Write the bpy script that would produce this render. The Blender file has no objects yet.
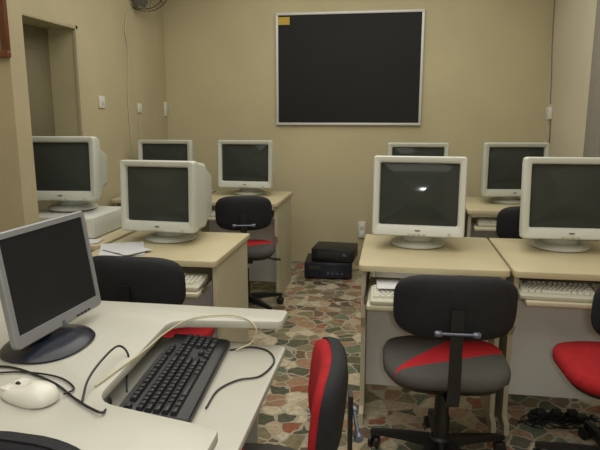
import bpy, bmesh, math, random
from mathutils import Vector, Matrix
random.seed(7)
C = bpy.context.scene.collection
PI = math.pi
def R(a): return math.radians(a)

# ------------------------------------------------------------ camera frame
CAM_H, F, PITCH, YAW = 1.376, 583.0, R(10.8), R(9.0)
cR = Vector((math.cos(YAW), math.sin(YAW), 0))
cFh = Vector((-math.sin(YAW), math.cos(YAW), 0))
def ray(u, v):
    a = (u-300)/F; b = (225-v)/F
    h = math.cos(PITCH)+b*math.sin(PITCH); z = b*math.cos(PITCH)-math.sin(PITCH)
    return cR*a + cFh*h + Vector((0,0,z))
def at(u, v, z=None, X=None, Y=None):
    d = ray(u, v); o = Vector((0,0,CAM_H))
    if z is not None: t = (z-CAM_H)/d.z
    elif X is not None: t = X/d.x
    else: t = Y/d.y
    return o + d*t

# ------------------------------------------------------------ materials
def lin(c):
    r = []
    for x in c:
        x = x/255.0
        r.append(x/12.92 if x <= .04045 else ((x+.055)/1.055)**2.4)
    return (r[0], r[1], r[2], 1)
def mat(name, col, rough=.5, metal=0, spec=.5, var=0.0, vscale=8, bump=0, bscale=60, coat=0):
    m = bpy.data.materials.new(name); m.use_nodes = True
    nt = m.node_tree; p = nt.nodes['Principled BSDF']
    p.inputs['Base Color'].default_value = lin(col)
    p.inputs['Roughness'].default_value = rough
    p.inputs['Metallic'].default_value = metal
    p.inputs['Specular IOR Level'].default_value = spec
    p.inputs['Coat Weight'].default_value = coat
    tc = nt.nodes.new('ShaderNodeTexCoord')
    if var:
        n = nt.nodes.new('ShaderNodeTexNoise'); n.inputs['Scale'].default_value = vscale
        n.inputs['Detail'].default_value = 5
        nt.links.new(tc.outputs['Object'], n.inputs['Vector'])
        r = nt.nodes.new('ShaderNodeValToRGB')
        c = lin(col)
        r.color_ramp.elements[0].position = .3; r.color_ramp.elements[1].position = .7
        r.color_ramp.elements[0].color = tuple(x*(1-var) for x in c[:3])+(1,)
        r.color_ramp.elements[1].color = tuple(min(1, x*(1+var)) for x in c[:3])+(1,)
        nt.links.new(n.outputs['Fac'], r.inputs['Fac'])
        nt.links.new(r.outputs['Color'], p.inputs['Base Color'])
    if bump:
        n = nt.nodes.new('ShaderNodeTexNoise'); n.inputs['Scale'].default_value = bscale
        nt.links.new(tc.outputs['Object'], n.inputs['Vector'])
        b = nt.nodes.new('ShaderNodeBump'); b.inputs['Strength'].default_value = bump
        b.inputs['Distance'].default_value = .01
        nt.links.new(n.outputs['Fac'], b.inputs['Height'])
        nt.links.new(b.outputs['Normal'], p.inputs['Normal'])
    return m
M = {}
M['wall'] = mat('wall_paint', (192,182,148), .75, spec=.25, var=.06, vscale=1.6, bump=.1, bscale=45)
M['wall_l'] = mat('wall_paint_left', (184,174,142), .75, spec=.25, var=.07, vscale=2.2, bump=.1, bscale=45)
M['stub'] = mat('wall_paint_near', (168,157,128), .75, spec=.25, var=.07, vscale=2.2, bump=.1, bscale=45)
M['wall_r'] = mat('wall_paint_right', (200,192,168), .75, spec=.25, var=.05, vscale=1.8, bump=.1, bscale=45)
M['reveal'] = mat('door_paint', (118,111,86), .6, var=.1, vscale=3)
M['jamb'] = mat('door_jamb', (176,166,136), .6, var=.05)
M['pier'] = mat('grey_pier', (138,132,122), .7, var=.06)
M['ceil'] = mat('ceiling_paint', (205,202,188), .8)
M['laminate'] = mat('white_laminate', (186,185,174), .42, var=.04, vscale=5)
M['laminate_edge'] = mat('laminate_panel', (172,170,156), .45, var=.04, vscale=4)
M['tan'] = mat('tan_laminate', (190,179,146), .42, var=.05, vscale=5)
M['tanp'] = mat('tan_panel', (188,181,156), .5, var=.05, vscale=4)
M['panel_grey'] = mat('grey_panel', (228,228,224), .5, var=.04, vscale=4)
M['crt'] = mat('cream_plastic', (203,205,197), .42, var=.02)
M['crt2'] = mat('pale_plastic', (190,193,182), .45, var=.02)
M['crt3'] = mat('aged_plastic', (192,195,186), .45, var=.02)
M['screen'] = mat('crt_glass', (58,62,59), .09, spec=.22)
M['screen_lcd'] = mat('lcd_glass', (26,27,32), .3, spec=.35)
M['silver'] = mat('silver_plastic', (140,142,146), .35, metal=.25)
M['navy'] = mat('dark_blue_plastic', (28,32,46), .25)
M['black'] = mat('black_plastic', (24,24,27), .4, var=.05)
M['shell'] = mat('matte_black_shell', (34,34,38), .7, spec=.3, var=.12, vscale=60, bump=.15, bscale=300)
M['blackf'] = mat('black_fabric', (36,36,40), .9, spec=.2, bump=.3, bscale=400, var=.15, vscale=60)
M['key'] = mat('black_key', (36,37,42), .4)
M['keyc'] = mat('cream_key', (205,203,190), .5)
M['keycase'] = mat('cream_case', (184,182,166), .5)
M['dark'] = mat('dark_gap', (40,40,38), .7)
M['badge'] = mat('badge', (110,115,130), .3, metal=.5)
M['board'] = mat('blackboard', (24,25,27), .6, spec=.3, var=.12, vscale=3)
M['alu'] = mat('aluminium', (205,205,203), .4, metal=.15)
M['yellow'] = mat('yellow_sticker', (190,160,60), .6)
M['white'] = mat('white_plastic', (218,216,206), .35)
M['paper'] = mat('paper', (204,206,210), .7)
M['chrome'] = mat('chrome', (150,150,150), .2, metal=1)
M['wood'] = mat('picture_wood', (92,52,28), .4, var=.2, vscale=20)
M['print'] = mat('picture_print', (110,104,84), .5, var=.3, vscale=12)
M['ccable'] = mat('cream_cable', (190,182,150), .5)
M['wcable'] = mat('grey_cable', (120,114,96), .5)
M['red'] = mat('red_fabric', (164,36,42), .9, spec=.2, bump=.3, bscale=400, var=.12, vscale=50)
M['blade'] = mat('fan_blade', (90,90,88), .4)

def two_tone(name, base, red):
    m = bpy.data.materials.new(name); m.use_nodes = True
    nt = m.node_tree; p = nt.nodes['Principled BSDF']; L = nt.links
    p.inputs['Roughness'].default_value = .9; p.inputs['Specular IOR Level'].default_value = .2
    tc = nt.nodes.new('ShaderNodeTexCoord'); s = nt.nodes.new('ShaderNodeSeparateXYZ')
    L.new(tc.outputs['Object'], s.inputs[0])
    def mth(op, a, b):
        n = nt.nodes.new('ShaderNodeMath'); n.operation = op
        for i, q in enumerate((a, b)):
            if isinstance(q, (int, float)): n.inputs[i].default_value = q
            else: L.new(q, n.inputs[i])
        return n.outputs[0]
    x, y = s.outputs[0], s.outputs[1]
    lo = mth('SUBTRACT', mth('MULTIPLY', x, .45), .082)
    hi = mth('ADD', mth('MULTIPLY', x, 1.3), .09)
    f = mth('MULTIPLY', mth('GREATER_THAN', y, lo), mth('LESS_THAN', y, hi))
    n = nt.nodes.new('ShaderNodeTexNoise'); n.inputs['Scale'].default_value = 300
    L.new(tc.outputs['Object'], n.inputs['Vector'])
    r = nt.nodes.new('ShaderNodeValToRGB'); c = lin(base)
    r.color_ramp.elements[0].color = tuple(k*.6 for k in c[:3])+(1,)
    r.color_ramp.elements[1].color = tuple(k*1.4 for k in c[:3])+(1,)
    L.new(n.outputs['Fac'], r.inputs['Fac'])
    mx = nt.nodes.new('ShaderNodeMix'); mx.data_type = 'RGBA'
    L.new(f, mx.inputs[0]); L.new(r.outputs['Color'], mx.inputs[6]); mx.inputs[7].default_value = lin(red)
    L.new(mx.outputs[2], p.inputs['Base Color'])
    return m
M['seat_grey'] = two_tone('grey_fabric_with_red_wedge', (82,82,79), (180,40,48))

def floor_mat():
    m = bpy.data.materials.new('broken_marble_paving'); m.use_nodes = True
    nt = m.node_tree; p = nt.nodes['Principled BSDF']; L = nt.links
    tc = nt.nodes.new('ShaderNodeTexCoord')
    nz = nt.nodes.new('ShaderNodeTexNoise'); nz.inputs['Scale'].default_value = 7
    L.new(tc.outputs['Object'], nz.inputs['Vector'])
    ad = nt.nodes.new('ShaderNodeMixRGB'); ad.blend_type = 'LINEAR_LIGHT'; ad.inputs[0].default_value = .045
    L.new(tc.outputs['Object'], ad.inputs[1]); L.new(nz.outputs['Color'], ad.inputs[2])
    v1 = nt.nodes.new('ShaderNodeTexVoronoi'); v1.inputs['Scale'].default_value = 10.5
    v2 = nt.nodes.new('ShaderNodeTexVoronoi'); v2.inputs['Scale'].default_value = 10.5
    v2.feature = 'DISTANCE_TO_EDGE'
    L.new(ad.outputs[0], v1.inputs['Vector']); L.new(ad.outputs[0], v2.inputs['Vector'])
    s = nt.nodes.new('ShaderNodeSeparateColor'); L.new(v1.outputs['Color'], s.inputs[0])
    cr = nt.nodes.new('ShaderNodeValToRGB'); cr.color_ramp.interpolation = 'CONSTANT'
    cols = [(0,(128,118,92)),(.14,(86,88,72)),(.28,(156,124,98)),(.42,(196,184,158)),(.58,(146,92,70)),(.68,(104,114,94)),(.80,(178,160,132)),(.92,(108,90,74))]
    e = cr.color_ramp.elements
    e[0].position = 0; e[0].color = lin(cols[0][1]); e[1].position = cols[1][0]; e[1].color = lin(cols[1][1])
    for q, c in cols[2:]:
        k = e.new(q); k.color = lin(c)
    L.new(s.outputs[0], cr.inputs['Fac'])
    n2 = nt.nodes.new('ShaderNodeTexNoise'); n2.inputs['Scale'].default_value = 40; n2.inputs['Detail'].default_value = 6
    L.new(tc.outputs['Object'], n2.inputs['Vector'])
    mp = nt.nodes.new('ShaderNodeMapRange'); mp.inputs[3].default_value = .4; mp.inputs[4].default_value = 1.5
    L.new(n2.outputs['Fac'], mp.inputs[0])
    mu = nt.nodes.new('ShaderNodeVectorMath'); mu.operation = 'SCALE'
    L.new(cr.outputs['Color'], mu.inputs[0]); L.new(mp.outputs[0], mu.inputs['Scale'])
    lt = nt.nodes.new('ShaderNodeMath'); lt.operation = 'LESS_THAN'; lt.inputs[1].default_value = .04
    L.new(v2.outputs['Distance'], lt.inputs[0])
    mx = nt.nodes.new('ShaderNodeMix'); mx.data_type = 'RGBA'
    L.new(lt.outputs[0], mx.inputs[0]); L.new(mu.outputs[0], mx.inputs[6]); mx.inputs[7].default_value = lin((164,156,138))
    L.new(mx.outputs[2], p.inputs['Base Color'])
    p.inputs['Roughness'].default_value = .22
    return m
M['floor'] = floor_mat()

# ------------------------------------------------------------ mesh helpers
def box(bm, x0, x1, y0, y1, z0, z1, bev=0, seg=2):
    r = bmesh.ops.create_cube(bm, size=1)
    vs = r['verts']
    for v in vs:
        v.co = Vector(((x0+x1)/2+v.co.x*(x1-x0), (y0+y1)/2+v.co.y*(y1-y0), (z0+z1)/2+v.co.z*(z1-z0)))
    if bev:
        es = list({e for v in vs for e in v.link_edges})
        bmesh.ops.bevel(bm, geom=es, offset=bev, segments=seg, affect='EDGES', profile=.5)
def loft(bm, rings, cap0=True, cap1=True):
    vr = [[bm.verts.new(p) for p in r] for r in rings]
    n = len(vr[0])
    for a, b in zip(vr[:-1], vr[1:]):
        for i in range(n):
            j = (i+1) % n
            bm.faces.new((a[i], a[j], b[j], b[i]))
    if cap0: bm.faces.new(list(reversed(vr[0])))
    if cap1: bm.faces.new(vr[-1])
    return vr
def rrect(w, h, r, n=5):
    pts = []
    for cx, cy, a0 in ((w/2-r, h/2-r, 0), (-w/2+r, h/2-r, 90), (-w/2+r, -h/2+r, 180), (w/2-r, -h/2+r, 270)):
        for k in range(n+1):
            a = R(a0+90*k/n); pts.append((cx+r*math.cos(a), cy+r*math.sin(a)))
    return pts
def superell(a, b, p, n=36):
    out = []
    for k in range(n):
        t = 2*PI*k/n; c, s = math.cos(t), math.sin(t)
        out.append((a*abs(c)**(2/p)*(1 if c >= 0 else -1), b*abs(s)**(2/p)*(1 if s >= 0 else -1)))
    return out
def tube(bm, pts, r, n=8, cap=True):
    pts = [Vector(p) for p in pts]
    rings = []; up = None
    for i, p in enumerate(pts):
        if i == 0: d = pts[1]-p
        elif i == len(pts)-1: d = p-pts[i-1]
        else: d = (pts[i+1]-pts[i-1])
        d.normalize()
        if up is None:
            up = Vector((0,0,1)) if abs(d.z) < .9 else Vector((1,0,0))
        s = d.cross(up)
        if s.length < 1e-4: s = d.cross(Vector((0,1,0)))
        s.normalize(); up = s.cross(d).normalized()
        rr = r[i] if isinstance(r, (list, tuple)) else r
        rings.append([p+s*rr*math.cos(2*PI*k/n)+up*rr*math.sin(2*PI*k/n) for k in range(n)])
    loft(bm, rings, cap, cap)
def lathe(bm, prof, n=28, o=(0,0,0), sy=1, axis='z'):
    rings = []
    for r, z in prof:
        ring = []
        for k in range(n):
            a = 2*PI*k/n; x, y = r*math.cos(a), r*math.sin(a)*sy
            if axis == 'z': q = (x, y, z)
            elif axis == 'y': q = (x, z, -y)
            else: q = (z, x, y)
            ring.append(Vector(o)+Vector(q))
        rings.append(ring)
    loft(bm, rings)
def smooth(pts, k=6):
    P = [Vector(p) for p in pts]; P = [P[0]*2-P[1]]+P+[P[-1]*2-P[-2]]; out = []
    for i in range(1, len(P)-2):
        for j in range(k):
            t = j/k; a, b, c, d = P[i-1], P[i], P[i+1], P[i+2]
            out.append(.5*((2*b)+(c-a)*t+(2*a-5*b+4*c-d)*t*t+(3*b-a-3*c+d)*t**3))
    out.append(P[-2]); return out
def round_poly(pts, rad, n=6):
    out = []; N = len(pts)
    for i in range(N):
        r = rad[i] if isinstance(rad, list) else rad
        p = Vector(pts[i]); a = Vector(pts[i-1])-p; b = Vector(pts[(i+1) % N])-p
        if r <= 0: out.append(p); continue
        p0 = p+a.normalized()*r; p1 = p+b.normalized()*r
        for k in range(n+1):
            t = k/n; out.append(p0*(1-t)**2+p*2*t*(1-t)+p1*t*t)
    return out
def prism(bm, pts, z0, z1, bev=.004):
    vs = [bm.verts.new((p[0], p[1], z0)) for p in pts]
    f = bm.faces.new(vs)
    r = bmesh.ops.extrude_face_region(bm, geom=[f])
    nv = [g for g in r['geom'] if isinstance(g, bmesh.types.BMVert)]
    for v in nv: v.co.z = z1
    if bev:
        es = [e for e in bm.edges if abs(e.verts[0].co.z-e.verts[1].co.z) < 1e-6 and e.verts[0] in set(vs+nv) and len(e.link_faces) == 2]
        bmesh.ops.bevel(bm, geom=es, offset=bev, segments=2, affect='EDGES', profile=.5)
def xf(bm, m, verts=None): bmesh.ops.transform(bm, matrix=m, verts=verts or bm.verts[:])
def obj(name, bm, m, parent=None, ang=38):
    bmesh.ops.recalc_face_normals(bm, faces=bm.faces[:])
    me = bpy.data.meshes.new(name); bm.to_mesh(me); bm.free()
    for p in me.polygons: p.use_smooth = True
    try: me.set_sharp_from_angle(angle=R(ang))
    except Exception: pass
    me.materials.append(m)
    o = bpy.data.objects.new(name, me); C.objects.link(o)
    if parent is not None: o.parent = parent
    return o
def thing(name, label, cat, loc=(0,0,0), rz=0, group=None):
    o = bpy.data.objects.new(name, None); o.empty_display_size = .1; C.objects.link(o)
    o.location = loc; o.rotation_euler = (0, 0, R(rz))
    o['label'] = label; o['category'] = cat
    if group: o['group'] = group
    return o
def tag(o, label, cat, group=None):
    o['label'] = label; o['category'] = cat
    if group: o['group'] = group
    return o
def struct(name, bm, m, ang=30):
    o = obj(name, bm, m, ang=ang); o['kind'] = 'structure'; return o
def B(): return bmesh.new()

# ------------------------------------------------------------ room
XL, XR, YB, YF, ZC = -2.10, 1.27, 5.30, -2.0, 2.75
SX = -1.625
bm = B(); box(bm, XL-.3, XR+.2, YF-.1, YB+.2, -.1, 0); struct('floor', bm, M['floor'])
bm = B(); box(bm, XL-.3, XR+.2, YF-.1, YB+.2, ZC, ZC+.1); struct('ceiling', bm, M['ceil'])
bm = B(); box(bm, XL-.3, XR+.2, YB, YB+.15, 0, ZC); struct('wall_back', bm, M['wall'])
bm = B(); box(bm, XR, XR+.15, YF, YB, 0, ZC); struct('wall_right', bm, M['wall_r'])
bm = B(); box(bm, XL-.3, XR+.2, YF-.1, YF, 0, ZC); struct('wall_front', bm, M['wall'])
DY0, DY1, DZ = 2.6, 3.75, 1.93
bm = B()
box(bm, XL-.25, XL, YF, DY0, 0, ZC); box(bm, XL-.25, XL, DY1, YB, 0, ZC); box(bm, XL-.25, XL, DY0, DY1, DZ, ZC)
struct('wall_left', bm, M['wall_l'])
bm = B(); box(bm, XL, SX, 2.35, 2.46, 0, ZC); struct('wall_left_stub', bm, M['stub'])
bm = B()
box(bm, XL-.245, XL-.2, DY0, DY1, 0, DZ)
for k in range(2):
    for z0, z1 in ((.2, .85), (1.0, 1.78)):
        box(bm, XL-.2, XL-.188, DY0+.12+k*.52, DY0+.5+k*.52, z0, z1, .005)
struct('door_1', bm, M['reveal'])
bm = B()
box(bm, XL-.02, XL+.006, DY1-.006, DY1+.02, 0, DZ+.02, .002); box(bm, XL-.02, XL+.006, DY0, DY1+.02, DZ-.004, DZ+.02, .002)
struct('trim_1', bm, M['jamb'])
bm = B(); box(bm, XR-.06, XR, 3.75, 4.02, 0, ZC, .01); struct('wall_right_pier', bm, M['pier'])

# ------------------------------------------------------------ blackboard
p0 = at(276, 13, Y=YB); p1 = at(425, 10, Y=YB); p2 = at(277, 125, Y=YB)
bx0, bx1 = p0.x, p1.x; bz1, bz0 = (p0.z+p1.z)/2, p2.z
t = thing('blackboard', 'large black writing board in a thin silver frame on the back wall', 'blackboard', ((bx0+bx1)/2, YB, bz0))
w, h = (bx1-bx0), bz1-bz0
bm = B(); box(bm, -w/2+.01, w/2-.01, -.018, -.001, .01, h-.01); obj('writing_surface', bm, M['board'], t)
bm = B(); fw = .022
box(bm, -w/2, w/2, -.028, -.001, 0, fw, .003); box(bm, -w/2, w/2, -.028, -.001, h-fw, h, .003)
box(bm, -w/2, -w/2+fw, -.0275, -.001, fw-.002, h-fw+.002, .003); box(bm, w/2-fw, w/2, -.0275, -.001, fw-.002, h-fw+.002, .003)
obj('frame', bm, M['alu'], t)
bm = B(); box(bm, -w/2+.018, -w/2+.125, -.0200, -.0185, h-.10, h-.035); s = obj('sticker', bm, M['yellow'], t); s['label'] = 'yellow paper sticker in the upper left corner'

# ------------------------------------------------------------ picture on near stub
pr = at(12, 58, Y=2.35)
t = thing('picture_frame', 'dark wooden picture frame cut off at the upper left, hung on the near wall', 'picture', (pr.x-.18, 2.35, pr.z))
bm = B()
for a in ((-.18,.18,0,.03),(-.18,.18,.47,.5)): box(bm, a[0], a[1], -.025, -.001, a[2], a[3], .004)
box(bm, -.18, -.15, -.0245, -.001, .028, .472, .004); box(bm, .15, .18, -.0245, -.001, .028, .472, .004)
obj('frame', bm, M['wood'], t)
bm = B(); box(bm, -.152, .152, -.012, -.001, .028, .472); obj('print', bm, M['print'], t)

# ------------------------------------------------------------ wall fittings
def socket_left(u, v, w, h, label, name='wall_socket', cat='socket'):
    p = at(u, v, X=XL)
    t = thing(name, label, cat, (XL, p.y, p.z-h/2))
    bm = B(); box(bm, .001, .012, -w/2, w/2, 0, h, .003); obj('face_plate', bm, M['white'], t)
    bm = B(); box(bm, .012, .018, -w*.18, w*.18, h*.3, h*.7, .002); obj('rocker', bm, M['paper'], t)
socket_left(101, 102, .085, .085, 'white light switch on the left wall nearest the doorway', 'light_switch', 'switch')
socket_left(139, 108, .075, .075, 'small white switch on the left wall, middle of three', 'light_switch', 'switch')
socket_left(165, 109, .07, .13, 'tall white switch plate on the left wall beside the back corner', 'light_switch', 'switch')
p = at(551, 113, X=XR)
t = thing('wall_socket', 'white socket on the right wall near the back corner', 'socket', (XR, p.y, p.z-.05))
bm = B(); box(bm, -.03, -.001, -.05, .05, 0, .1, .004); obj('face_plate', bm, M['white'], t)
bm = B(); box(bm, -.034, -.03, -.02, .02, .03, .07, .001); obj('rocker', bm, M['paper'], t)
p = at(362, 230, Y=YB)
t = thing('wall_socket', 'white double socket low on the back wall above the black units', 'socket', (p.x, YB, p.z-.07))
bm = B(); box(bm, -.034, .034, -.02, -.001, 0, .15, .004); obj('face_plate', bm, M['white'], t)
for zz in (.02, .09):
    bm = B(); box(bm, -.018, .018, -.024, -.02, zz, zz+.04, .001); obj('outlet', bm, M['panel_grey'], t)
def wire(name, pts, r, m, label=None, cat='cable', k=6, parent=None):
    bm = B(); tube(bm, smooth(pts, k), r, 8); o = obj(name, bm, m)
    if parent is not None:
        o.parent = parent
        o.matrix_parent_inverse = (Matrix.Translation(parent.location) @ parent.rotation_euler.to_matrix().to_4x4()).inverted()
        return o
    return tag(o, label, cat)
def L_(u, v): q = at(u, v, X=XL); return (XL+.006, q.y, q.z)
def Rw(u, v): q = at(u, v, X=XR); return (XR-.006, q.y, q.z)
wire('wall_cable', [L_(126,12), L_(124,30), L_(127,50), L_(127,90), L_(129,125), L_(131,150)], .004, M['ccable'], 'thin pale cable running down the left wall below the fan')
wire('wall_cable', [L_(139,115), L_(139,128), L_(140,150)], .004, M['ccable'], 'short pale cable dropping from the middle switch on the left wall')
wire('wall_cable', [Rw(556,-10), Rw(553,40), Rw(552,80), Rw(551,104)], .0035, M['wcable'], 'thin cable running down the right wall into the socket')
wire('wall_cable', [Rw(551,122), Rw(550,140), Rw(547,158), Rw(548,175)], .005, M['wcable'], 'short cable hanging below the socket on the right wall')

# ------------------------------------------------------------ wall fan
fc = at(143, -18, Y=4.72)
t = thing('wall_fan', 'wall mounted fan at the top left, only its lower cage showing', 'fan', (fc.x, fc.y, fc.z), 40)
bm = B()
for k in range(36):
    a = 2*PI*k/36; c, s = math.cos(a), math.sin(a)
    tube(bm, [(c*.05, -.09, s*.05), (c*.15, -.085, s*.15), (c*.21, -.05, s*.21), (c*.225, 0, s*.225), (c*.2, .05, s*.2), (c*.06, .07, s*.06)], .0018, 4)
for rr, yy in ((.225, 0), (.15, -.085), (.2, .05)):
    tube(bm, [(rr*math.cos(2*PI*k/40), yy, rr*math.sin(2*PI*k/40)) for k in range(41)], .004, 6)
obj('cage', bm, M['chrome'], t)
bm = B(); lathe(bm, [(.02,.16),(.06,.15),(.07,.08),(.05,.0),(.03,-.02)], 20, axis='y'); obj('motor_housing', bm, M['dark'], t)
for k in range(3):
    bm = B(); a0 = 2*PI*k/3+.3
    rings = []
    for rr, wd in ((.03,.25),(.09,.45),(.16,.42),(.2,.25)):
        rings.append([(rr*math.cos(a0+q*wd), -.03+q*.025+dy, rr*math.sin(a0+q*wd)) for q, dy in ((-1,0),(0,0),(1,0),(1,.003),(0,.003),(-1,.003))])
    loft(bm, rings); obj('blade', bm, M['blade'], t)
bm = B(); mi = Matrix.Rotation(R(-40), 4, 'Z')
wp = mi @ (Vector((XL+.01, 4.72, fc.z-.12))-Vector(fc))
tube(bm, [(0,.1,0), (0,.16,-.06), tuple(wp)], .022, 10); obj('wall_bracket', bm, M['dark'], t)

# ------------------------------------------------------------ desks
def desk(x0, x1, y0, y1, label, pull=.15, m='tan', mp='tanp', group='computer desks', back='panel_grey'):
    cx = (x0+x1)/2; w = x1-x0; d = y1-y0
    t = thing('computer_desk', label, 'desk', (cx, y0, 0), 0, group)
    bm = B(); prism(bm, round_poly([(-w/2, 0), (w/2, 0), (w/2, d), (-w/2, d)], [.03, .03, .01, .01]), .722, .75, .004)
    obj('desktop', bm, M[m], t)
    for s in (-1, 1):
        bm = B(); xo = s*(w/2-.022)
        pts = [(d-.02, 0), (d-.02, .72), (.05, .72), (.05, .5), (.1, .44), (.1, .06), (.04, .05), (.04, 0)]
        a = [bm.verts.new((xo-.01, p[0], p[1])) for p in pts]; b = [bm.verts.new((xo+.01, p[0], p[1])) for p in pts]
        bm.faces.new(a); bm.faces.new(list(reversed(b)))
        for i in range(len(pts)):
            j = (i+1) % len(pts); bm.faces.new((a[i], b[i], b[j], a[j]))
        obj('side_panel', bm, M[mp], t)
    bm = B(); box(bm, -w/2+.033, w/2-.033, .24, .26, .10, .61); obj('back_panel', bm, M[back], t)
    bm = B(); box(bm, -w/2+.045, w/2-.045, -pull, -pull+.42, .622, .64, .004); tr = obj('keyboard_tray', bm, M[mp], t)
    for s in (-1, 1):
        bm = B(); xo = s*(w/2-.038); box(bm, xo-.005, xo+.005, -pull+.05, .42, .628, .655); obj('rail', bm, M['chrome'], tr)
    return t
desk(-.13, .49, 2.39, 3.05, 'tan computer desk right of the aisle in the middle row, tray pulled out', .20)
desk(.50, 1.12, 2.39, 3.05, 'tan computer desk by the right edge of the photo in the middle row', .05)
desk(-1.36, -.74, 2.35, 2.97, 'tan computer desk left of the aisle in the middle row', .12)
desk(-2.0, -1.39, 2.56, 3.18, 'tan computer desk by the left doorway with a flat computer case on it', .02)
desk(-1.42, -.80, 4.02, 4.68, 'tan computer desk left of the aisle in the back row', .05)
desk(-2.07, -1.45, 4.02, 4.68, 'tan computer desk in the back left corner', .02)
desk(-.13, .49, 3.93, 4.59, 'tan computer desk right of the aisle in the back row', .02)
desk(.50, 1.12, 3.93, 4.59, 'tan computer desk in the back right corner', .05)

# front desk
t = thing('computer_desk', 'large white front desk at lower left with a cut out edge and low keyboard tray', 'desk', (-.32, 1.78, 0), 0, 'computer desks')
bm = B()
P = [(0,0), (-1.13,0), (-1.13,-.87), (-.01,-.87), (-.01,-.735), (-.32,-.665), (-.345,-.145), (0,-.108)]
prism(bm, round_poly(P, [.02,.01,.01,.04,.02,.06,.06,.02]), .724, .75, .005)
obj('desktop', bm, M['laminate'], t)
TT = .665
bm = B()
pts = [(-1.1,0), (-.09,0), (-.09,TT-.03), (-.80,TT-.03), (-.80,.723), (-1.1,.723)]
a = [bm.verts.new((p[0], -.085, p[1])) for p in pts]; b = [bm.verts.new((p[0], -.065, p[1])) for p in pts]
bm.faces.new(a); bm.faces.new(list(reversed(b)))
for i in range(len(pts)):
    j = (i+1) % len(pts); bm.faces.new((a[i], b[i], b[j], a[j]))
obj('side_panel', bm, M['laminate_edge'], t)
bm = B(); box(bm, -1.1, -.09, -.835, -.815, 0, .723, .003); obj('side_panel', bm, M['laminate_edge'], t)
bm = B(); box(bm, -1.1, -1.08, -.81, -.09, .1, .723); obj('back_panel', bm, M['laminate_edge'], t)
bm = B(); prism(bm, round_poly([(.01,-.09), (-.40,-.09), (-.40,-.795), (.01,-.795)], [.025,.005,.005,.025]), TT-.022, TT, .005)
tr = obj('keyboard_tray', bm, M['laminate'], t)
for yy in (-.078, -.808):
    bm = B(); box(bm, -.5, -.1, yy-.006, yy+.006, TT-.028, TT-.005); obj('rail', bm, M['chrome'], tr)

# ------------------------------------------------------------ CRT monitors
def crt(loc, label, w=.43, h=.365, rz=0, m='crt', tilt=-5, group='tube monitors', side=.03, bot=.05, cr=.014, tap=1.0):
    t = thing('crt_monitor', label, 'monitor', loc, rz, group)
    mt = M[m]
    zc = .055+h/2
    T = Matrix.Translation((0, 0, zc)) @ Matrix.Rotation(R(tilt), 4, 'X') @ Matrix.Translation((0, 0, -zc))
    fy = -.14
    sw, sh = w-2*side, h-side-bot; so = (bot-side)/2
    def rg(W, H, r, y, dz=0): return [Vector((x, y, zc+dz+z)) for x, z in rrect(W, H, r)]
    bm = B()
    loft(bm, [rg(w*.985, h*.985, cr, fy+.06), rg(w, h, cr, fy+.05), rg(w, h, cr, fy+.008), rg(w-.010, h-.010, cr-.002, fy),
              rg(sw+.010, sh+.010, .012, fy, so), rg(sw, sh, .010, fy+.006, so), rg(sw-.006, sh-.006, .008, fy+.03, so)], True, False)
    xf(bm, T); obj('bezel', bm, mt, t, 50)
    bm = B()
    q = 1-.09*tap
    vr = loft(bm, [rg(w*.965, h*.965, cr, fy+.058), rg(w*.95, h*.955, .018, fy+.10), rg(w*.94*q, h*.94*q, .022, fy+.18, -.004), rg(w*.82*q, h*.84*q, .03, fy+.26, -.010), rg(w*.68*q, h*.70*q, .035, fy+.385, -.018), rg(w*.65*q, h*.66*q, .03, fy+.395, -.018)])
    xf(bm, T); bd = obj('rear_housing', bm, mt, t, 40)
    bm = B()
    for k in range(9):
        y = fy+.268+k*.012; f = (y-fy-.26)/.125
        z = zc-.010-.008*f+h*q*(.84-.14*f)/2
        box(bm, -w*.22, w*.22, y, y+.005, z-.006, z+.0005)
    xf(bm, T); o = obj('vent_slots', bm, M['dark'], bd)
    bm = B(); Rs = 1.0; base = rrect(sw-.004, sh-.004, .009); crn = (sw/2)**2+(sh/2)**2
    rings = []
    for s in (1, .85, .7, .55, .4, .25, .1):
        rings.append([Vector((x*s, fy+.024-(crn-(x*s)**2-(z*s)**2)/(2*Rs), zc+so+z*s)) for x, z in base])
    loft(bm, rings, False, True); xf(bm, T); obj('screen', bm, M['screen'], t, 80)
    zb = zc-h/2+bot*.42
    bm = B()
    for k in range(4): box(bm, -.045+k*.022, -.03+k*.022, fy-.003, fy+.004, zb-.014, zb-.006, .001)
    xf(bm, T); obj('menu_buttons', bm, M['keycase'], t)
    bm = B(); lathe(bm, [(.006,-.004),(.0075,0),(.0075,.006)], 14, (w*.34, fy, zb-.006), axis='y'); xf(bm, T); obj('power_button', bm, M['keycase'], t)
    bm = B(); box(bm, -.012, .012, fy-.0015, fy+.003, zb+.004, zb+.01); xf(bm, T); obj('badge', bm, M['badge'], t)
    bm = B(); lathe(bm, [(.115,0),(.128,.004),(.13,.012),(.118,.02),(.075,.03),(.07,.05),(.06,.07)], 36); obj('swivel_base', bm, mt, t, 40)
    return t
D = .7505
crt((.13, 2.84, D), 'cream tube monitor with a bright light reflection on the desk right of the aisle', .42, .37, -3, 'crt', -5)
crt((.80, 2.88, D), 'cream tube monitor cut off by the right edge of the photo', .43, .37, 2, 'crt', -5)
crt((-1.105, 2.77, D), 'square pale tube monitor on the desk left of the aisle in the middle row', .385, .345, -4, 'crt3', -3, tap=0)
crt((-1.725, 2.93, D+.115), 'tube monitor raised on a flat computer case beside the left doorway', .385, .335, 6, 'crt3', -3, tap=1.8)
crt((-1.12, 4.50, D), 'tube monitor on the back row desk left of the aisle, above the black chair', .43, .365, -1, 'crt3', -3)
crt((-1.765, 4.48, D), 'tube monitor in the back left corner showing only above the square monitor', .43, .365, 2, 'crt3', -3)
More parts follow.
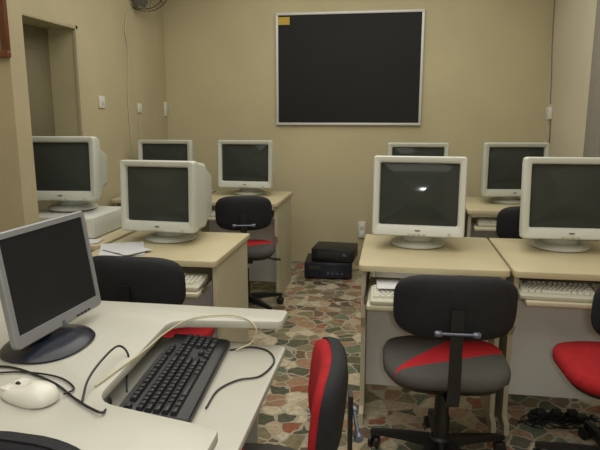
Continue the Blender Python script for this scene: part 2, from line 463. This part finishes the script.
crt((.17, 4.40, D), 'tube monitor in the back row showing above the one with the bright reflection', .43, .365, 4, 'crt2', -1)
crt((.83, 4.36, D), 'tube monitor on the desk in the back right corner by the wall', .44, .375, 7, 'crt2', 0)

# flat case under the left monitor
t = thing('desktop_computer', 'flat white computer case under the raised monitor by the left doorway', 'computer', (-1.68, 2.88, D))
bm = B(); box(bm, -.2, .2, -.19, .19, .004, .11, .006); obj('case', bm, M['crt'], t)
bm = B(); box(bm, -.195, .195, -.2, -.188, .008, .106, .004); fp = obj('front_panel', bm, M['keyc'], t)
bm = B(); box(bm, .02, .17, -.203, -.2, .06, .09, .002); obj('drive_bay', bm, M['keycase'], fp)
for x in (-.17,.17):
    for y in (-.15,.15):
        bm = B(); lathe(bm, [(.012,0),(.012,.005)], 10, (x,y,0)); obj('foot', bm, M['dark'], t)

# ------------------------------------------------------------ keyboards
def keys_layout():
    p = .019; out = []
    x0 = -.219; nav = x0+15*p+.009; num = nav+3*p+.009
    yr = [.058, .031, .012, -.007, -.026, -.045]
    def add(x, y, w): out.append((x+w*p/2, y, w*p-.003))
    add(x0, yr[0], 1)
    for g in range(3):
        for k in range(4): add(x0+(2+g*4.33+k)*p, yr[0], 1)
    for k in range(3): add(nav+k*p, yr[0], 1)
    for r, ws in ((1,[1]*13+[2]), (2,[1.5]+[1]*12+[1.5]), (3,[1.75]+[1]*11+[2.25]), (4,[2.25]+[1]*10+[2.75]), (5,[1.5,1.25,1.25,6,1.25,1.25,1.25,1.25])):
        x = x0
        for w in ws: add(x, yr[r], w); x += w*p
    for r in (1,2):
        for k in range(3): add(nav+k*p, yr[r], 1)
    add(nav+p, yr[4], 1)
    for k in range(3): add(nav+k*p, yr[5], 1)
    for r in (1,2,3,4):
        for k in range(4): add(num+k*p, yr[r], 1)
    add(num, yr[5], 2); add(num+2*p, yr[5], 1)
    return out
def add_key(bm, x, y, w):
    z = .020+(y+.08)*.09; d = .016
    rings = []
    for s, dz in ((0,0),(.0006,.004),(.0022,.0085),(.003,.009)):
        rings.append([(x+a*(w/2-s), y+b*(d/2-s), z+dz) for a, b in ((-1,-1),(1,-1),(1,1),(-1,1))])
    loft(bm, rings, False, True)
def keyboard(loc, label, rz=0, case='keycase', km='keyc', single=False, group=None, sc=1.0):
    t = thing('keyboard', label, 'keyboard', loc, rz, group)
    K = Matrix.Scale(sc, 4)
    bm = B()
    base = rrect(.455, .165, .012)
    def zr(y): return .020+(y+.08)*.09
    rings = [[(x*.985, y*.97, .001) for x, y in base], [(x, y, .006) for x, y in base],
             [(x, y, zr(y)-.004) for x, y in base], [(x*.985, y*.96, zr(y)) for x, y in base]]
    loft(bm, rings); xf(bm, K); obj('case', bm, M[case], t)
    if single:
        for x, y, w in keys_layout():
            bm = B(); add_key(bm, x, y, w); xf(bm, K); obj('key', bm, M[km], t)
    else:
        bm = B()
        for x, y, w in keys_layout(): add_key(bm, x, y, w)
        obj('key_rows', bm, M[km], t)
    return t
TZ = .6405
kb = keyboard((-.55, 1.41, TT+.0005), 'black keyboard on the low tray of the white front desk', 94.4, 'black', 'key', True, sc=1.07)
KG = 'cream keyboards on the trays'
keyboard((.155, 2.28, TZ), 'cream keyboard on the tray behind the grey and red chair', 1, group=KG)
keyboard((.755, 2.44, TZ), 'cream keyboard on the tray at the right edge of the photo', -2, group=KG)
keyboard((-1.02, 2.33, TZ), 'cream keyboard on the tray of the desk left of the aisle', 2, group=KG)
keyboard((-1.09, 4.09, TZ), 'cream keyboard on the tray of the back row desk left of the aisle', 0, group=KG)
keyboard((.80, 4.02, TZ), 'cream keyboard on the tray of the back right desk', 0, group=KG)

# ------------------------------------------------------------ mouse
def mouse(loc, label, rz, s=1.0, m='white'):
    t = thing('mouse', label, 'mouse', loc, rz)
    Z = .78
    bm = B(); rings = []
    for k, (sc, z) in enumerate(((.93,0),(1,.006),(.98,.015),(.88,.025),(.68,.032),(.4,.0355),(.12,.0365))):
        rings.append([(x*sc*s, (y*sc-.004*(z/.036))*s, Z*z*s*(1-.25*(y/.058))) for x, y in superell(.034,.060,2.6)])
    loft(bm, rings); obj('shell', bm, M[m], t, 60)
    for sx in (-1, 1):
        bm = B(); box(bm, sx*.014*s-.011*s, sx*.014*s+.011*s, .022*s, .05*s, .010*s, .0195*s, .003*s); obj('button', bm, M[m], t)
    bm = B(); lathe(bm, [(.004,-.003),(.008,-.002),(.008,.002),(.004,.003)], 12, (0,.03*s,.018*s), axis='x'); obj('wheel', bm, M['dark'], t)
    return t
mp_ = at(30, 398, z=.75)
ms = mouse((mp_.x, mp_.y, D), 'white mouse on the white front desk below the flat screen', 70, 1.25)

# ------------------------------------------------------------ LCD
lcd = t = thing('lcd_monitor', 'flat screen with silver bezel and dark base on the white front desk', 'monitor', (-.92, 1.38, D), 0)
Wd, Hd = .385, .30; zc = .038+Hd/2
T = Matrix.Translation((.0, .06, 0)) @ Matrix.Rotation(R(-4), 4, 'Z') @ Matrix.Translation((0, 0, zc)) @ Matrix.Rotation(R(-8), 4, 'Y') @ Matrix.Translation((0, 0, -zc))
def rg(W, H, r, x, dz=0): return [Vector((x, y, zc+dz+z)) for y, z in rrect(W, H, r)]
bm = B()
loft(bm, [rg(Wd*.8, Hd*.8, .02, -.045), rg(Wd*.97, Hd*.97, .016, -.022), rg(Wd, Hd, .016, -.016), rg(Wd, Hd, .016, -.003), rg(Wd-.006, Hd-.006, .014, 0),
          rg(Wd-.036, Hd-.05, .003, 0, .008), rg(Wd-.038, Hd-.052, .003, -.006, .008)], True, False)
xf(bm, T); obj('bezel', bm, M['silver'], t)
bm = B(); loft(bm, [rg(Wd-.037, Hd-.051, .003, -.006, .008), rg(Wd-.037, Hd-.051, .003, -.004, .008)]); xf(bm, T); obj('screen', bm, M['screen_lcd'], t)
bm = B()
for k in range(4): box(bm, -.001, .002, .06+k*.018, .072+k*.018, zc-Hd/2+.005, zc-Hd/2+.010)
xf(bm, T); obj('menu_buttons', bm, M['navy'], t)
bm = B(); lathe(bm, [(.008,0),(.008,.0015),(.006,.002)], 18, (0,-.0,zc-Hd/2+.009), axis='x'); xf(bm, T); obj('badge', bm, M['badge'], t)
bm = B(); rings = [[(x+dx-.055, y+.04, z) for x, y in superell(.02, w2, 4)] for dx, w2, z in ((.01,.05,.012),(.005,.042,.05),(-.0,.04,.12),(-.002,.045,.18))]
loft(bm, rings); obj('neck', bm, M['navy'], t)
bm = B(); rings = [[(x+.0, y+.01, z) for x, y in superell(a, b, 2.3)] for a, b, z in ((.108,.128,0),(.112,.132,.006),(.105,.125,.014),(.07,.08,.022),(.03,.06,.026))]
loft(bm, rings); obj('base', bm, M['navy'], t, 60)

# ------------------------------------------------------------ chairs
def chair(x, y, rz, label, seat='red', front='blackf', lift=0, sd=.22, sw=.235, bw=.208, bh=.115):
    t = thing('office_chair', label, 'chair', (x, y, 0), rz, 'office chairs')
    zs = .40+lift
    bm = B(); se = superell(sw, sd, 3.2, 44); rings = []
    for sc, z in ((.86,0),(.95,.006),(1,.022),(1,.045),(.97,.06),(.88,.068),(.6,.07),(.25,.068)):
        rings.append([(a*sc, b*sc, zs+z-(.012*(b*sc/.22)**2 if z > .03 else 0)) for a, b in se])
    loft(bm, rings); obj('seat', bm, M[seat], t, 60)
    bm = B(); rings = [[(a*s, b*s, zs-.022+z) for a, b in se] for s, z in ((.7,0),(.88,.008),(.93,.024))]
    loft(bm, rings); obj('seat_shell', bm, M['black'], t, 50)
    zb = .725+lift
    be = superell(bw, bh, 3.7, 52)
    def br(s, yy, lean=.10): return [(a*s, -.235+yy+.9*(a*s)**2-(b*s)*lean, zb+b*s) for a, b in be]
    bm = B(); loft(bm, [br(.9,.0), br(.965,.008), br(.965,.020), br(.93,.030), br(.8,.037), br(.4,.040)]); obj('back_cushion', bm, M[front], t, 60)
    bm = B(); loft(bm, [br(.25,-.034), br(.6,-.032), br(.88,-.026), br(.985,-.016), br(1.01,0), br(1.0,.012), br(.9,.010)]); bs = obj('backrest', bm, M['shell'], t, 60)
    bm = B(); pts = smooth([(0,-.06,zs-.035), (0,-.2,zs-.035), (0,-.268,zs-.01), (0,-.282,zs+.08), (0,-.281,zs+.2), (0,-.281,zb+.01)], 5)
    rings = []
    for i, p in enumerate(pts):
        d = (pts[min(i+1,len(pts)-1)]-pts[max(i-1,0)]).normalized(); n = Vector((1,0,0)).cross(d).normalized()
        rings.append([p+Vector((sx*.021,0,0))+n*sy*.005 for sx, sy in ((-1,-1),(1,-1),(1,1),(-1,1))])
    loft(bm, rings); bar = obj('support_bar', bm, M['black'], t)
    bm = B(); tube(bm, [(-.06,-.296,zb-.07), (.06,-.296,zb-.07)], .005, 10); lathe(bm, [(.008,-.075),(.011,-.07),(.011,-.055),(.008,-.05)], 12, (0,-.296,zb-.07), axis='x'); lathe(bm, [(.008,.05),(.011,.055),(.011,.07),(.008,.075)], 12, (0,-.296,zb-.07), axis='x')
    obj('adjusting_knob', bm, M['badge'], bar)
    bm = B(); box(bm, -.055, .055, -.09, .09, zs-.055, zs-.02, .006); obj('tilt_mechanism', bm, M['black'], t)
    bm = B(); tube(bm, smooth([(.05,.02,zs-.04),(.15,.03,zs-.045),(.23,.03,zs-.055)],4), .006, 8); box(bm, .2, .255, .015, .045, zs-.063, zs-.05, .004); obj('height_lever', bm, M['black'], t)
    bm = B(); lathe(bm, [(.034,.085),(.034,.20),(.028,.21),(.028,.30),(.014,.305),(.014,zs-.03)], 20); obj('post', bm, M['black'], t)
    bm = B(); lathe(bm, [(.03,.06),(.045,.065),(.045,.11),(.036,.12)], 20); hub = obj('base_hub', bm, M['black'], t)
    for k in range(5):
        a = 2*PI*k/5+.35; c, s = math.cos(a), math.sin(a)
        bm = B(); rings = []
        for rr, hw, z0, z1 in ((.03,.022,.068,.112),(.15,.018,.07,.10),(.265,.014,.064,.084),(.285,.010,.064,.08)):
            rings.append([(rr*c-q*hw*s, rr*s+q*hw*c, z) for q, z in ((-1,z0),(1,z0),(.7,z1),(-.7,z1))])
        loft(bm, rings); obj('base_leg', bm, M['black'], t)
        bm = B(); ca = a+1.1+k; cx, cy = .27*c, .27*s
        ax = Vector((math.cos(ca), math.sin(ca), 0)); fw = Vector((-ax.y, ax.x, 0))
        for q in (-1, 1):
            rings = []
            for off, rad in ((.006,.02),(.009,.026),(.019,.026),(.022,.02)):
                rings.append([Vector((cx,cy,.0265))+ax*q*off+fw*rad*math.cos(2*PI*j/16)+Vector((0,0,rad*math.sin(2*PI*j/16))) for j in range(16)])
            loft(bm, rings)
        lathe(bm, [(.006,.03),(.009,.045),(.008,.066)], 10, (cx,cy,0)); obj('caster', bm, M['black'], t)
    return t
chair(.22, 2.19, 2, 'black backed chair with grey seat and red wedge at the desk right of the aisle', 'seat_grey')
chair(.875, 2.19, 2, 'red seated chair cut off by the right edge of the photo', 'red', 'red', .015)
chair(-.362, 1.27, 98, 'chair at the bottom centre seen edge on with red back cushion, beside the white desk', 'seat_grey', 'red', -.02, bw=.165)
chair(-.99, 2.275, 0, 'black backed chair with red seat behind the flat screen, facing the middle row desk', 'red')
chair(-1.01, 3.89, 14, 'black chair left of the aisle in front of the back row desk', 'seat_grey', lift=.01, sd=.19, sw=.21, bw=.185)
chair(.84, 3.80, 0, 'black chair half hidden between the two middle row monitors on the right', 'blackf')
chair(-.66, .60, 180, 'black chair back showing at the lower left corner against the white desk', 'blackf', lift=-.02)

# ------------------------------------------------------------ equipment on the floor at the back
t = thing('stabiliser', 'wide black electronic unit on the floor by the back wall, under another', 'electronic unit', (-.52, 4.90, 0), 3)
bm = B(); box(bm, -.2, .2, -.17, .17, .012, .145, .008); obj('case', bm, M['black'], t)
bm = B(); box(bm, -.19, .19, -.177, -.168, .02, .138, .004); fpn = obj('front_panel', bm, M['navy'], t)
bm = B(); box(bm, -.16, -.06, -.182, -.176, .085, .12, .002); obj('display', bm, M['screen'], fpn)
for k in range(4):
    bm = B(); lathe(bm, [(.007,-.01),(.008,-.002),(.008,.002)], 14, (.0+k*.04, -.178, .055), axis='y'); obj('knob', bm, M['badge'], fpn)
for x in (-.16,.16):
    for y in (-.14,.14):
        bm = B(); lathe(bm, [(.014,0),(.014,.014)], 10, (x,y,0)); obj('foot', bm, M['dark'], t)
t = thing('power_unit', 'smaller black unit stacked on top of the wide one by the back wall', 'electronic unit', (-.47, 4.91, .146), -4)
bm = B(); box(bm, -.18, .18, -.15, .15, 0, .11, .01); obj('case', bm, M['black'], t)
bm = B(); box(bm, -.13, .15, -.156, -.149, .03, .09, .003); fpn = obj('front_panel', bm, M['dark'], t)
bm = B(); box(bm, .09, .12, -.16, -.155, .055, .075); obj('switch', bm, M['badge'], fpn)

# ------------------------------------------------------------ papers
def paper(x, y, z, w, h, rz, label, curl=.004, rx=0):
    bm = B(); rings = []
    nx = 8
    for i in range(nx+1):
        xx = -w/2+w*i/nx; zz = .0006+curl*abs(math.sin(i*.9))*(i/nx)
        rings.append([(xx,-h/2,zz),(xx,h/2,zz+.001),(xx,h/2,zz+.0014),(xx,-h/2,zz+.0004)])
    loft(bm, rings)
    o = obj('paper_sheet', bm, M['paper'], None); o.location = (x, y, z); o.rotation_euler = (R(rx),0,R(rz)); tag(o, label, 'paper'); return o
paper(.09, 2.365, .680, .28, .17, 3, 'pale sheet of paper resting on the cream keyboard behind the grey and red chair', .003, -4)
paper(-1.24, 2.50, .751, .2, .28, 25, 'white sheet of paper on the left end of the middle row desk')
paper(-1.20, 2.47, .757, .2, .14, -30, 'smaller white sheet lying across another on the left middle row desk')
paper(-1.56, 2.62, .751, .28, .1, 10, 'white paper on the desk by the left doorway, before the flat computer case')

# ------------------------------------------------------------ cables on the front desk
def A(u, v, z): q = at(u, v, z=z); return (q.x, q.y, q.z)
wire('mouse_cable', [A(64,394,.760), A(74,388,.755), A(58,377,.755), A(22,372,.755), A(-20,374,.755)], .0024, M['black'], parent=ms)
wire('monitor_cable', [A(-15,366,.755), A(15,368,.755), A(52,382,.755), A(74,398,.756), A(90,408,.756), A(104,412,.755), (-.66,1.22,.70), (-.64,1.19,TT+.005)], .003, M['black'], parent=lcd)
wire('keyboard_cable', [A(82,402,.755), A(88,380,.775), A(102,360,.79), A(118,346,.78), A(128,354,.757), A(127,372,.72), A(127,392,.69)], .0028, M['black'], parent=kb)
wire('data_cable', [A(95,386,.755), A(120,368,.755), A(145,350,.755), A(165,333,.755), A(190,319,.755), A(222,315,.755), A(244,318,.755), A(256,328,.735), A(252,342,.69), A(236,350,TT+.006)], .0024, M['ccable'], 'cream cable crossing the far strip of the white desk')
ZT = TT+.004
wire('loose_cable', [A(230,350,ZT), A(250,347,ZT), A(268,351,ZT), A(274,362,ZT), A(260,376,ZT), A(238,380,ZT), A(218,390,ZT), A(206,408,ZT)], .0026, M['black'], parent=kb)
# cords & strip under right desks
t = thing('power_strip', 'black power strip with tangled black cords on the floor under the right middle desk', 'power strip', (.78, 2.60, 0), 6)
bm = B(); box(bm, -.13, .13, -.025, .025, 0, .03, .005); obj('body', bm, M['black'], t)
for k in range(3):
    bm = B(); box(bm, -.10+k*.07, -.06+k*.07, -.016, .016, .03, .055, .004); obj('plug', bm, M['dark'], t)
random.seed(3)
for q in range(5):
    pts = []
    for i in range(9):
        pts.append((.57+i*.055+random.uniform(-.05,.05), 2.55+random.uniform(-.05,.07), .004+.008*q))
    pts[0] = (.78-.1+(q%3)*.07, 2.6, .045)
    wire('power_cord', pts, .003, M['black'], parent=t)

# ------------------------------------------------------------ lights
def area(name, loc, rot, sx, sy, pw, col):
    l = bpy.data.lights.new(name, 'AREA'); l.shape = 'RECTANGLE'; l.size = sx; l.size_y = sy; l.energy = pw; l.color = col
    o = bpy.data.objects.new(name, l); o.location = loc; o.rotation_euler = rot; C.objects.link(o)
area('ceiling_glow', (-.4, 2.1, 2.70), (0,0,0), 2.4, 5.4, 82, (1,.97,.89))
l = bpy.data.lights.new('camera_flash', 'POINT'); l.energy = 21; l.shadow_soft_size = .05; l.color = (1,1,1)
o = bpy.data.objects.new('camera_flash', l); o.location = (.06, -.08, 1.43); C.objects.link(o)
w = bpy.data.worlds.new('world'); bpy.context.scene.world = w; w.use_nodes = True
w.node_tree.nodes['Background'].inputs[0].default_value = (.5,.5,.45,1); w.node_tree.nodes['Background'].inputs[1].default_value = .3
try: bpy.context.scene.view_settings.view_transform = 'Standard'
except Exception: pass

cam = bpy.data.cameras.new('camera'); cam.sensor_width = 36; cam.lens = F/600*36; cam.clip_start = .05
co = bpy.data.objects.new('camera', cam); C.objects.link(co)
co.location = (0, 0, CAM_H); co.rotation_euler = (PI/2-PITCH, 0, YAW)
bpy.context.scene.camera = co
